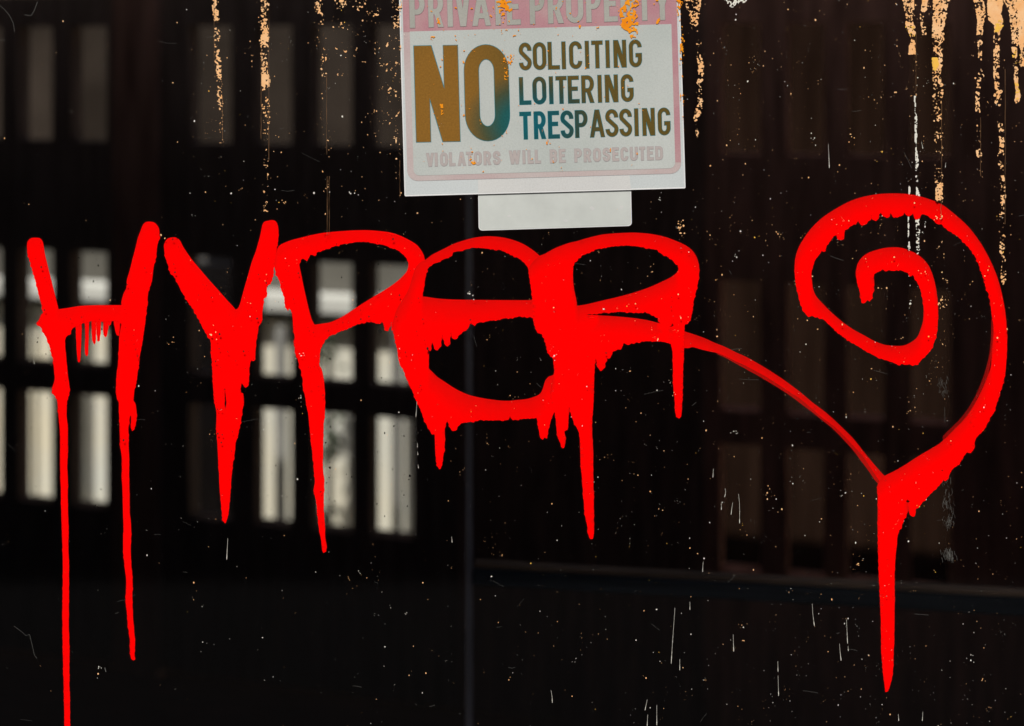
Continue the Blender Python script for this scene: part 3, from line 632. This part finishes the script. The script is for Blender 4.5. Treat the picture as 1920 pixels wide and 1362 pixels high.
for k in range(420):                                          # black dirt spots, seen against the bright openings and in the red
    x_, y_ = random.uniform(30, 800), random.uniform(430, 1010); speck(x_, y_, random.choice([.5, .6, .8, 1.0, 1.6]), 4)
for x_, y_, r in [(413,626,2.2),(412,653,1.4),(483,597,2.3),(713,621,3.4),(602,921,1.6),(619,876,2.6),(618,935,1.2),(769,891,2.6),(767,898,1.2),(660,893,1.6),(181,947,2.2),(183,949,1.5),(882,599,2.1),(1136,661,1.8),(802,653,3),(1258,575,.9),(1259,557,.8),(518,872,1.2),(73,633,1.3),(72,640,1.2)]:
    speck(x_, y_, r, 4)
o = mesh('paint_specks', v, f, [M_flake, M_wflake, M_gflake, M_yflake, M_kflake], win, mi=mi); o['kind'] = 'stuff'

# the flaking pieces were laid out in world coordinates; the window's empty stands on its sill
for o in win.children:
    if o.name.split('.')[0] in ('paint_streak', 'dribble', 'run_edge', 'scratches', 'paint_specks'): o.location.z = -WZ0

# ------------------------------------------------------------------ the paper sign on the glass
A0 = np.array([760.0, 367.0]); UX = np.array([524.0, -15.0]); UX = UX / np.linalg.norm(UX); VX = np.array([-.0278, -1.0])
def uv(u, v_): p = A0 + UX * u + VX * v_; return p
sg = empty('warning_sign', (X(1022), 0, Z(360)))
tag(sg, 'faded private property sign reading NO SOLICITING LOITERING TRESPASSING, pink border', 'sign')
def S_(o, parent=sg):
    if parent is sg: o.location = (-X(1022), 0, -Z(360))
    return o
def flat(name, polys, yoff, m, parent=sg, thick=0.0, mi=None):
    """polys in photograph pixels (convex); thick>0 closes it into a sheet reaching back"""
    v, f = [], []
    for k, poly in enumerate(polys):
        n = len(v); q = len(poly); yo = yoff + k * 1.5e-6
        for p in poly: v.append((X(p[0]), -yo, Z(p[1])))
        f.append(tuple(range(n, n + q)))
        if thick:
            for p in poly: v.append((X(p[0]), -(yo - thick), Z(p[1])))
            for j in range(q): f.append((n + j, n + (j + 1) % q, n + q + (j + 1) % q, n + q + j))
    me = bpy.data.meshes.new(name); me.from_pydata([tuple(map(float, p)) for p in v], [], f)
    b_ = bmesh.new(); b_.from_mesh(me); bmesh.ops.recalc_face_normals(b_, faces=b_.faces)
    if not thick:
        for fc in b_.faces:
            if fc.normal.y > 0: fc.normal_flip()
    b_.to_mesh(me); b_.free()
    return S_(link(name, me, m, parent), parent)

def paper(name, c1, c2, c3=None, scale=9):
    m = bpy.data.materials.new(name); m.use_nodes = True
    t = m.node_tree; b = t.nodes['Principled BSDF']; b.inputs['Roughness'].default_value = .7; b.inputs['Specular IOR Level'].default_value = .2
    tc = t.nodes.new('ShaderNodeTexCoord')
    n1 = t.nodes.new('ShaderNodeTexNoise'); n1.inputs['Scale'].default_value = scale; n1.inputs['Detail'].default_value = 5
    n2 = t.nodes.new('ShaderNodeTexNoise'); n2.inputs['Scale'].default_value = 600; n2.inputs['Detail'].default_value = 2
    r = t.nodes.new('ShaderNodeValToRGB'); r.color_ramp.elements[0].position = .3; r.color_ramp.elements[1].position = .7
    r.color_ramp.elements[0].color = (*c1, 1); r.color_ramp.elements[1].color = (*c2, 1)
    if c3: e = r.color_ramp.elements.new(.5); e.color = (*c3, 1)
    mx = t.nodes.new('ShaderNodeMix'); mx.data_type = 'RGBA'; mx.blend_type = 'MULTIPLY'; mx.inputs[0].default_value = .35
    r2 = t.nodes.new('ShaderNodeValToRGB'); r2.color_ramp.elements[0].position = .3; r2.color_ramp.elements[1].position = .6
    r2.color_ramp.elements[0].color = (.75, .75, .75, 1)
    t.links.new(tc.outputs['Object'], n1.inputs['Vector']); t.links.new(tc.outputs['Object'], n2.inputs['Vector'])
    t.links.new(n1.outputs['Fac'], r.inputs[0]); t.links.new(n2.outputs['Fac'], r2.inputs[0])
    t.links.new(r.outputs[0], mx.inputs[6]); t.links.new(r2.outputs[0], mx.inputs[7]); t.links.new(mx.outputs[2], b.inputs['Base Color'])
    return m
M_paper = paper('sign_paper', (.50, .545, .55), (.58, .62, .625), scale=7)
M_panel = paper('sign_panel', (.43, .47, .45), (.52, .55, .53), scale=10)
M_pink = paper('faded_pink_ink', (.43, .20, .24), (.46, .29, .30), (.44, .235, .26), scale=26)
M_pink2 = paper('paler_pink_ink', (.52, .47, .46), (.48, .37, .37), (.50, .42, .41), scale=14)
M_head = paper('header_letter_grey', (.33, .335, .30), (.41, .41, .375), scale=20)
M_edge = mat('header_letter_outline', (.25, .17, .19), .7, .2)
M_faint = paper('faint_lilac_ink', (.42, .385, .375), (.45, .395, .38), scale=60)
M_faint2 = mat('faint_outline', (.34, .305, .315), .7, .2)
M_teal = mat('teal_ink_fringe', (.02, .20, .24), .6, .2)
M_label = mat('white_label', (.54, .57, .545), .6, .3, .10, 18)
M_bright = paper('paper_over_label', (.57, .58, .575), (.63, .635, .62), scale=9)
M_rim = mat('paper_edge_highlight', (.75, .76, .76), .6, .3)

# ink: brown faded to teal round the foot of the O (a real fade of the print), placed in the sign's own coordinates
mi_ = bpy.data.materials.new('faded_ink'); mi_.use_nodes = True
t = mi_.node_tree; b = t.nodes['Principled BSDF']; b.inputs['Roughness'].default_value = .7; b.inputs['Specular IOR Level'].default_value = .15
tc = t.nodes.new('ShaderNodeTexCoord')
def ellip(cx, cy, rx, ry):
    sb = t.nodes.new('ShaderNodeVectorMath'); sb.operation = 'SUBTRACT'; sb.inputs[1].default_value = (X(cx), 0, Z(cy))
    ml = t.nodes.new('ShaderNodeVectorMath'); ml.operation = 'MULTIPLY'; ml.inputs[1].default_value = (1 / (rx * S), 0, 1 / (ry * S))
    ln = t.nodes.new('ShaderNodeVectorMath'); ln.operation = 'LENGTH'
    t.links.new(tc.outputs['Object'], sb.inputs[0]); t.links.new(sb.outputs[0], ml.inputs[0]); t.links.new(ml.outputs[0], ln.inputs[0])
    return ln.outputs['Value']
r = t.nodes.new('ShaderNodeValToRGB'); t.links.new(ellip(1000, 231, 142, 104), r.inputs[0])
r.color_ramp.elements[0].position = .12; r.color_ramp.elements[0].color = (.004, .125, .155, 1)
r.color_ramp.elements[1].position = .95; r.color_ramp.elements[1].color = (.175, .098, .018, 1)
e = r.color_ramp.elements.new(.42); e.color = (.012, .095, .10, 1)
e = r.color_ramp.elements.new(.66); e.color = (.055, .072, .04, 1)
r3 = t.nodes.new('ShaderNodeValToRGB'); t.links.new(ellip(820, 190, 190, 330), r3.inputs[0])
r3.color_ramp.elements[0].position = .25; r3.color_ramp.elements[0].color = (1.35, 1.15, .9, 1); r3.color_ramp.elements[1].position = 1.1; r3.color_ramp.elements[1].color = (.62, .75, .8, 1)
r3.color_ramp.elements[1].position = 1.0
m1 = t.nodes.new('ShaderNodeMix'); m1.data_type = 'RGBA'; m1.blend_type = 'MULTIPLY'; m1.inputs[0].default_value = 1
t.links.new(r.outputs[0], m1.inputs[6]); t.links.new(r3.outputs[0], m1.inputs[7])
nz = t.nodes.new('ShaderNodeTexNoise'); nz.inputs['Scale'].default_value = 500; t.links.new(tc.outputs['Object'], nz.inputs['Vector'])
r2 = t.nodes.new('ShaderNodeValToRGB'); r2.color_ramp.elements[0].position = .3; r2.color_ramp.elements[1].position = .65; r2.color_ramp.elements[0].color = (.86, .86, .86, 1); r2.color_ramp.elements[1].color = (1.06, 1.06, 1.06, 1)
t.links.new(nz.outputs['Fac'], r2.inputs[0])
m2 = t.nodes.new('ShaderNodeMix'); m2.data_type = 'RGBA'; m2.blend_type = 'MULTIPLY'; m2.inputs[0].default_value = 1
t.links.new(m1.outputs[2], m2.inputs[6]); t.links.new(r2.outputs[0], m2.inputs[7]); t.links.new(m2.outputs[2], b.inputs['Base Color'])
M_ink = mi_

# sheet
W_ = 524.2
flat('sheet', [[uv(0, 0), uv(W_, 0), uv(W_ - 1, 384), uv(0, 384)]], .0016, M_paper, thick=.0012)
flat('edge_highlight', [[uv(0, -1.2), uv(W_, -1.2), uv(W_, 1.0), uv(0, 1.0)], [uv(-1.2, 0), uv(.8, 0), uv(.8, 384), uv(-1.2, 384)], [uv(W_ - .8, 0), uv(W_ + 1.0, 0), uv(W_ + .2, 384), uv(W_ - 1.4, 384)]], .00165, M_rim, thick=.0008)  # bright highlight along the sheet's edges, put into the colour
flat('show_through_patch', [[uv(137, 1.2), uv(423, 1.2), uv(421, 26), uv(137, 26)]], .00170, M_bright)  # brightness of the label through thin paper, painted as a whiter rectangle
def rrect(u0, u1, v0, v1, rad, n=6):
    pts = []
    for cx, cy, a0 in ((u0 + rad, v0 + rad, 180), (u1 - rad, v0 + rad, 270)):
        for k in range(n + 1):
            a = math.radians(a0 + 90 * k / n); pts.append(uv(cx + rad * math.cos(a), cy + rad * math.sin(a)))
    pts += [uv(u1, v1), uv(u0, v1)]
    return pts
flat('border_band', [rrect(5, W_ - 6, 27, 384, 20)], .00176, M_pink2)
flat('header_band', [[uv(5, 306), uv(W_ - 6, 306), uv(W_ - 6, 384), uv(5, 384)], [uv(W_ - 17, 48), uv(W_ - 6, 48), uv(W_ - 6, 306.5), uv(W_ - 17, 306.5)]], .00181, M_pink)
flat('inner_panel', [rrect(17, W_ - 17, 37, 307, 11)], .00186, M_panel)

# condensed gothic lettering drawn as strokes
def arc(cx, cy, rx, ry, a0, a1, n=18): return [(cx + rx * math.cos(math.radians(a0 + (a1 - a0) * k / n)), cy + ry * math.sin(math.radians(a0 + (a1 - a0) * k / n))) for k in range(n + 1)]
def glyph(ch, w_, h, t_):
    a = t_ / 2; rx = (w_ - t_) / 2; ry = min(rx * 1.25, (h - t_) / 2); cx = w_ / 2; Tp = h - a
    L = lambda *p: ('s', list(p)); SL = lambda x0, y0, x1, y1, ww: ('p', [(x0 - ww / 2, y0), (x0 + ww / 2, y0), (x1 + ww / 2, y1), (x1 - ww / 2, y1)])
    stem = L((a, 0), (a, h)); mid = .46 * h
    if ch == 'I': return [L((cx, 0), (cx, h))]
    if ch == 'L': return [stem, L((t_, a), (w_, a))]
    if ch == 'T': return [L((0, Tp), (w_, Tp)), L((cx, 0), (cx, h - t_))]
    if ch == 'E': return [stem, L((t_, a), (w_, a)), L((t_, .53 * h), (w_ * .86, .53 * h)), L((t_, Tp), (w_ * .97, Tp))]
    if ch == 'O': p = arc(cx, Tp - ry, rx, ry, 0, 180) + arc(cx, a + ry, rx, ry, 180, 360); return [('c', p)]
    if ch == 'C': return [('s', arc(cx, Tp - ry, rx, ry, 0, 180) + arc(cx, a + ry, rx, ry, 180, 360))]
    if ch == 'G': return [('s', arc(cx, Tp - ry, rx, ry, 0, 180) + arc(cx, a + ry, rx, ry, 180, 360) + [(w_ - a, .5 * h)]), L((cx + .02 * w_, .5 * h - a), (w_ - t_, .5 * h - a))]
    if ch == 'S': return [('s', [(w_ - a, Tp - ry - .02 * h)] + arc(cx, Tp - ry, rx, ry, 0, 205) + arc(cx, a + ry, rx, ry, 25, -180) )]
    if ch == 'U': return [('s', [(a, h)] + arc(cx, a + ry, rx, ry, 180, 360) + [(w_ - a, h)])]
    if ch in 'PR':
        by = (Tp - mid) / 2; bx = min(rx, by)
        o = [stem, ('s', [(t_ * .9, Tp), (w_ - a - bx, Tp)] + arc(w_ - a - bx, Tp - by, bx, by, 90, -90)[1:] + [(t_ * .9, mid)])]
        if ch == 'R': o.append(SL(w_ - a * 1.02, 0, w_ * .56, mid - a * .6, t_ * 1.06))
        return o
    if ch == 'B':
        o = [stem]
        for lo, hi in ((a, .52 * h), (.52 * h, Tp)):
            by = (hi - lo) / 2; bx = min(rx, by)
            o.append(('s', [(t_ * .9, hi), (w_ - a - bx, hi)] + arc(w_ - a - bx, lo + by, bx, by, 90, -90)[1:] + [(t_ * .9, lo)]))
        return o
    if ch == 'D':
        bx = min(rx, .3 * h); return [stem, ('s', [(t_ * .9, Tp), (w_ - a - bx, Tp)] + arc(w_ - a - bx, Tp - bx, bx, bx, 90, 0)[1:] + arc(w_ - a - bx, a + bx, bx, bx, 0, -90) + [(t_ * .9, a)])]
    if ch == 'N': dw = t_ * 1.2; return [stem, L((w_ - a, 0), (w_ - a, h)), SL(w_ - dw / 2, 0, dw / 2, h, dw)]
    if ch == 'A': return [SL(a, 0, cx - t_ * .06, h, t_), SL(w_ - a, 0, cx + t_ * .06, h, t_), L((w_ * .26, .29 * h), (w_ * .74, .29 * h))]
    if ch == 'V': return [SL(a, h, cx - t_ * .06, 0, t_), SL(w_ - a, h, cx + t_ * .06, 0, t_)]
    if ch == 'W': return [SL(a, h, w_ * .3, 0, t_), SL(w_ * .3, 0, w_ * .5, h, t_), SL(w_ * .5, h, w_ * .7, 0, t_), SL(w_ * .7, 0, w_ - a, h, t_)]
    if ch == 'Y': return [L((cx, 0), (cx, .48 * h)), SL(a, h, cx, .44 * h, t_ * 1.05), SL(w_ - a, h, cx, .44 * h, t_ * 1.05)]
def glyph_polys(ch, w_, h, t_, grow=0.0):
    out_ = []
    for kind, p in glyph(ch, w_, h, t_):
        if kind == 'p':
            if grow:
                c = np.mean(p, 0); q = []
                for (x_, y_) in p: q.append((x_ + math.copysign(grow * 1.1, x_ - c[0]) if abs(p[0][0] - p[1][0]) else x_, y_ + math.copysign(grow, y_ - c[1])))
                # widen a slanted bar by its own direction, not by the middle
                q = [(p[0][0] - grow * 1.1, p[0][1] + (grow if p[0][1] > c[1] else -grow)), (p[1][0] + grow * 1.1, p[1][1] + (grow if p[1][1] > c[1] else -grow)), (p[2][0] + grow * 1.1, p[2][1] + (grow if p[2][1] > c[1] else -grow)), (p[3][0] - grow * 1.1, p[3][1] + (grow if p[3][1] > c[1] else -grow))]
                out_.append(q)
            else: out_.append(p)
            continue
        tw = t_ / 2 + grow; P_ = [np.array(q, float) for q in p]; n = len(P_); closed = kind == 'c'
        if not closed and grow:
            d = P_[0] - P_[1]; P_[0] = P_[0] + d / np.linalg.norm(d) * grow; d = P_[-1] - P_[-2]; P_[-1] = P_[-1] + d / np.linalg.norm(d) * grow
        le, ri = [], []
        for i in range(n):
            if closed: a_, b_ = P_[i - 1], P_[(i + 1) % n]
            else: a_, b_ = P_[max(0, i - 1)], P_[min(n - 1, i + 1)]
            if np.linalg.norm(b_ - a_) < 1e-6: b_ = P_[(i + 2) % n]
            tg = (b_ - a_) / np.linalg.norm(b_ - a_); nn = np.array([-tg[1], tg[0]])
            le.append(P_[i] + nn * tw); ri.append(P_[i] - nn * tw)
        for i in range(n if closed else n - 1):
            j = (i + 1) % n
            if np.linalg.norm(P_[i] - P_[j]) < 1e-6: continue
            out_.append([le[i], le[j], ri[j], ri[i]])
    return out_
def text(name, items, base, h, t_, m, yoff, halo=None, grow=1.0, lab=None):
    """items: (letter, x0, x1) in photograph pixels; base(x): baseline row"""
    def build(g, mm, yo, nm, par):
        v, f = [], []
        for k, (ch, x0, x1) in enumerate(items):
            for q, poly in enumerate(glyph_polys(ch, x1 - x0, h, t_, g)):
                n = len(v)
                for (gx, gy) in poly:
                    px_ = x0 + gx - .0278 * gy; py_ = base(x0 + gx) - gy
                    v.append((X(px_), -(yo + (q % 60) * .8e-6), Z(py_)))
                f.append(tuple(range(n, n + len(poly))))
        o = mesh(nm, v, f, mm, par)
        return o
    par = build(0, m, yoff, name, sg); S_(par)
    if halo: build(grow, halo, yoff - .00005, 'ink_fringe', par)
    if lab: par['label'] = lab
    return par
def base_line(xa, ya, xb, yb): return lambda x_: ya + (yb - ya) * (x_ - xa) / (xb - xa)
YT = .00200
text('lettering', [('N', 781, 863), ('O', 874, 957)], base_line(785, 266.5, 957, 263.5), 180, 27, M_ink, YT, M_teal, .9, 'large word NO in brown fading to teal')
text('lettering', [('S',974,997),('O',1000,1024.5),('L',1028,1049.5),('I',1053.5,1061.5),('C',1068,1091.5),('I',1097.5,1105),('T',1110,1130.5),('I',1136,1143.5),('N',1151,1174.5),('G',1180,1203.5)], base_line(975, 132, 1203, 125.5), 51, 7.0, M_ink, YT, M_teal, .7, 'word SOLICITING')
text('lettering', [('L',974.5,996),('O',999.5,1024.5),('I',1030,1038),('T',1043,1063),('E',1065.5,1086.5),('R',1091,1114),('I',1121,1129),('N',1135,1159),('G',1165,1188)], base_line(975, 196.5, 1187, 190.5), 51, 7.0, M_ink, YT, M_teal, .7, 'word LOITERING')
text('lettering', [('T',975.5,996.5),('R',1002,1023.5),('E',1028.5,1049.5),('S',1052,1075.5),('P',1079,1102),('A',1106.5,1134),('S',1136,1159.5),('S',1162,1185),('I',1190.5,1197),('N',1205,1228),('G',1234,1257)], base_line(975, 261.5, 1256, 253), 51, 7.0, M_ink, YT, M_teal, .7, 'word TRESPASSING')
text('lettering', [('V',800,814),('I',815,822),('O',826,840),('L',843,854),('A',859,873.5),('T',875,887),('O',889.5,903.5),('R',907.5,921),('S',925,938.5),('W',955,976),('I',979.5,986),('L',990,1000.5),('L',1003.5,1014),('B',1031.5,1044.5),('E',1048.5,1060.5),('P',1077.5,1091),('R',1095,1108.5),('O',1112.5,1126.5),('S',1130.5,1144),('E',1148.5,1160.5),('C',1164,1177.5),('U',1181.5,1195.5),('T',1199,1209.5),('E',1213.5,1225.5),('D',1229,1242.5)], base_line(800, 312.5, 1242, 299.5), 25, 4.6, M_faint, YT, M_faint2, .6, 'faint lilac line VIOLATORS WILL BE PROSECUTED')
text('lettering', [('P',769,797.5),('R',804,832),('I',839.5,850),('V',855,882.5),('A',886,920.5),('T',919,950),('E',951,976.5),('P',994,1021.5),('R',1028,1057),('O',1062,1094),('P',1099.5,1127),('E',1133,1158.5),('R',1164,1192),('T',1194.5,1223),('Y',1226,1258)], base_line(769, 53, 1253, 37.5), 64, 9.6, M_head, YT, M_edge, .5, 'grey words PRIVATE PROPERTY on the pink header')

# orange flecks of old paint stuck to the sign
M_orange = mat('orange_paint_flakes', (.80, .24, .006), .8, .1, .0, 80, col2=(.86, .33, .015))
M_stain = mat('brown_stain', (.16, .11, .08), .8, .1)
for k, ks in enumerate([
  [(-14,1183,20,.3),(0,1184,16,.25),(8,1186,14,.5),(18,1177,16,.58),(30,1178,17,.62),(40,1180,15,.72),(48,1180,19,.74),(55,1184,14,.64),(60,1188,10,.6),(68,1189,8,.5),(72,1188,5,.2)],
  [(-14,945,18,.45),(0,945,16,.36),(12,946,14,.55),(20,948,12,.5),(28,946,10,.15),(44,940,18,.10),(56,945,20,.05)],
  [(-14,1226,8,.3),(0,1228,6,.35),(10,1229,4,.3),(12,1230,3,.05)], [(34,1236,1,.5),(38,1234,3,.95),(43,1233,3,.95),(45,1232,2,.3)],
  [(-14,1274,10,.3),(4,1274,6,.3),(40,1273,5,.25),(70,1279,4,.25),(120,1278,5,.10),(260,1280,4,.08)],
  [(34,822,2,.6),(44,823,3,.85),(47,824,2,.5)], [(100,952,8,.10),(126,951,10,.4),(134,950,6,.25),(150,950,8,.06)], [(195,829,4,.1),(203,829,3,.6),(214,830,3,.4),(216,829,2,.1)], [(274,882,3,.2),(285,885,3,.6),(292,881,3,.2),(298,884,5,.6),(306,888,4,.6),(309,887,3,.1)],
  [(285,1192,3,.4),(287,1197,5,.4),(290,1193,4,.1)], [(-10,1010,240,.02),(60,1010,240,.012),(200,1020,240,.006),(330,1020,240,.006)]]):
    o = streak(ks, M_orange, .0023 + k * 3e-6, 900 + 7 * k, fine=3.0 if k < 2 else 2.2, parent=sg, hard=k in (0, 1), name='paint_fleck')
    if o: S_(o)

# pale label peeping out under the sign
lb = empty('blank_label', (X(1040), 0, Z(432)))
tag(lb, 'blank off-white label with rounded corners, under the warning sign', 'label')
def lab_poly(ins):
    A = np.array([897.0, 363.0]); c = []
    L0, R0 = 897 + ins, 1184.5 - ins
    pts = [(L0 - .5, 352), (R0 - 1.5, 345)]
    for k in range(7):
        a = math.radians(0 + 90 * k / 6); pts.append((R0 - 7 + 7 * math.cos(a), 424 - ins - 7 + 7 * math.sin(a)))
    for k in range(7):
        a = math.radians(90 + 90 * k / 6); pts.append((L0 + 7.5 + 7 * math.cos(a), 432.5 - ins - 7 + 7 * math.sin(a)))
    return pts
def lfix(o): o.location = (-X(1040), 0, -Z(432)); return o
lfix(flat('card', [lab_poly(0)], .0006, M_rim, parent=lb, thick=.0005))
lfix(flat('face', [lab_poly(1.3)], .00066, M_label, parent=lb))
for k in range(7):
    v, f = [], []
    x_, y_ = random.uniform(903, 1180), random.uniform(372, 424); q = 9; r = random.choice([1.2, 1.5, 2, 3, 4])
    for j in range(q):
        a = 6.283 * j / q; rr = r * random.uniform(.5, 1.2); v.append((X(x_ + rr * 1.3 * math.cos(a)), -.00072, Z(y_ + rr * math.sin(a))))
    lfix(mesh('scuff', v, [tuple(range(q))], M_bright, lb))
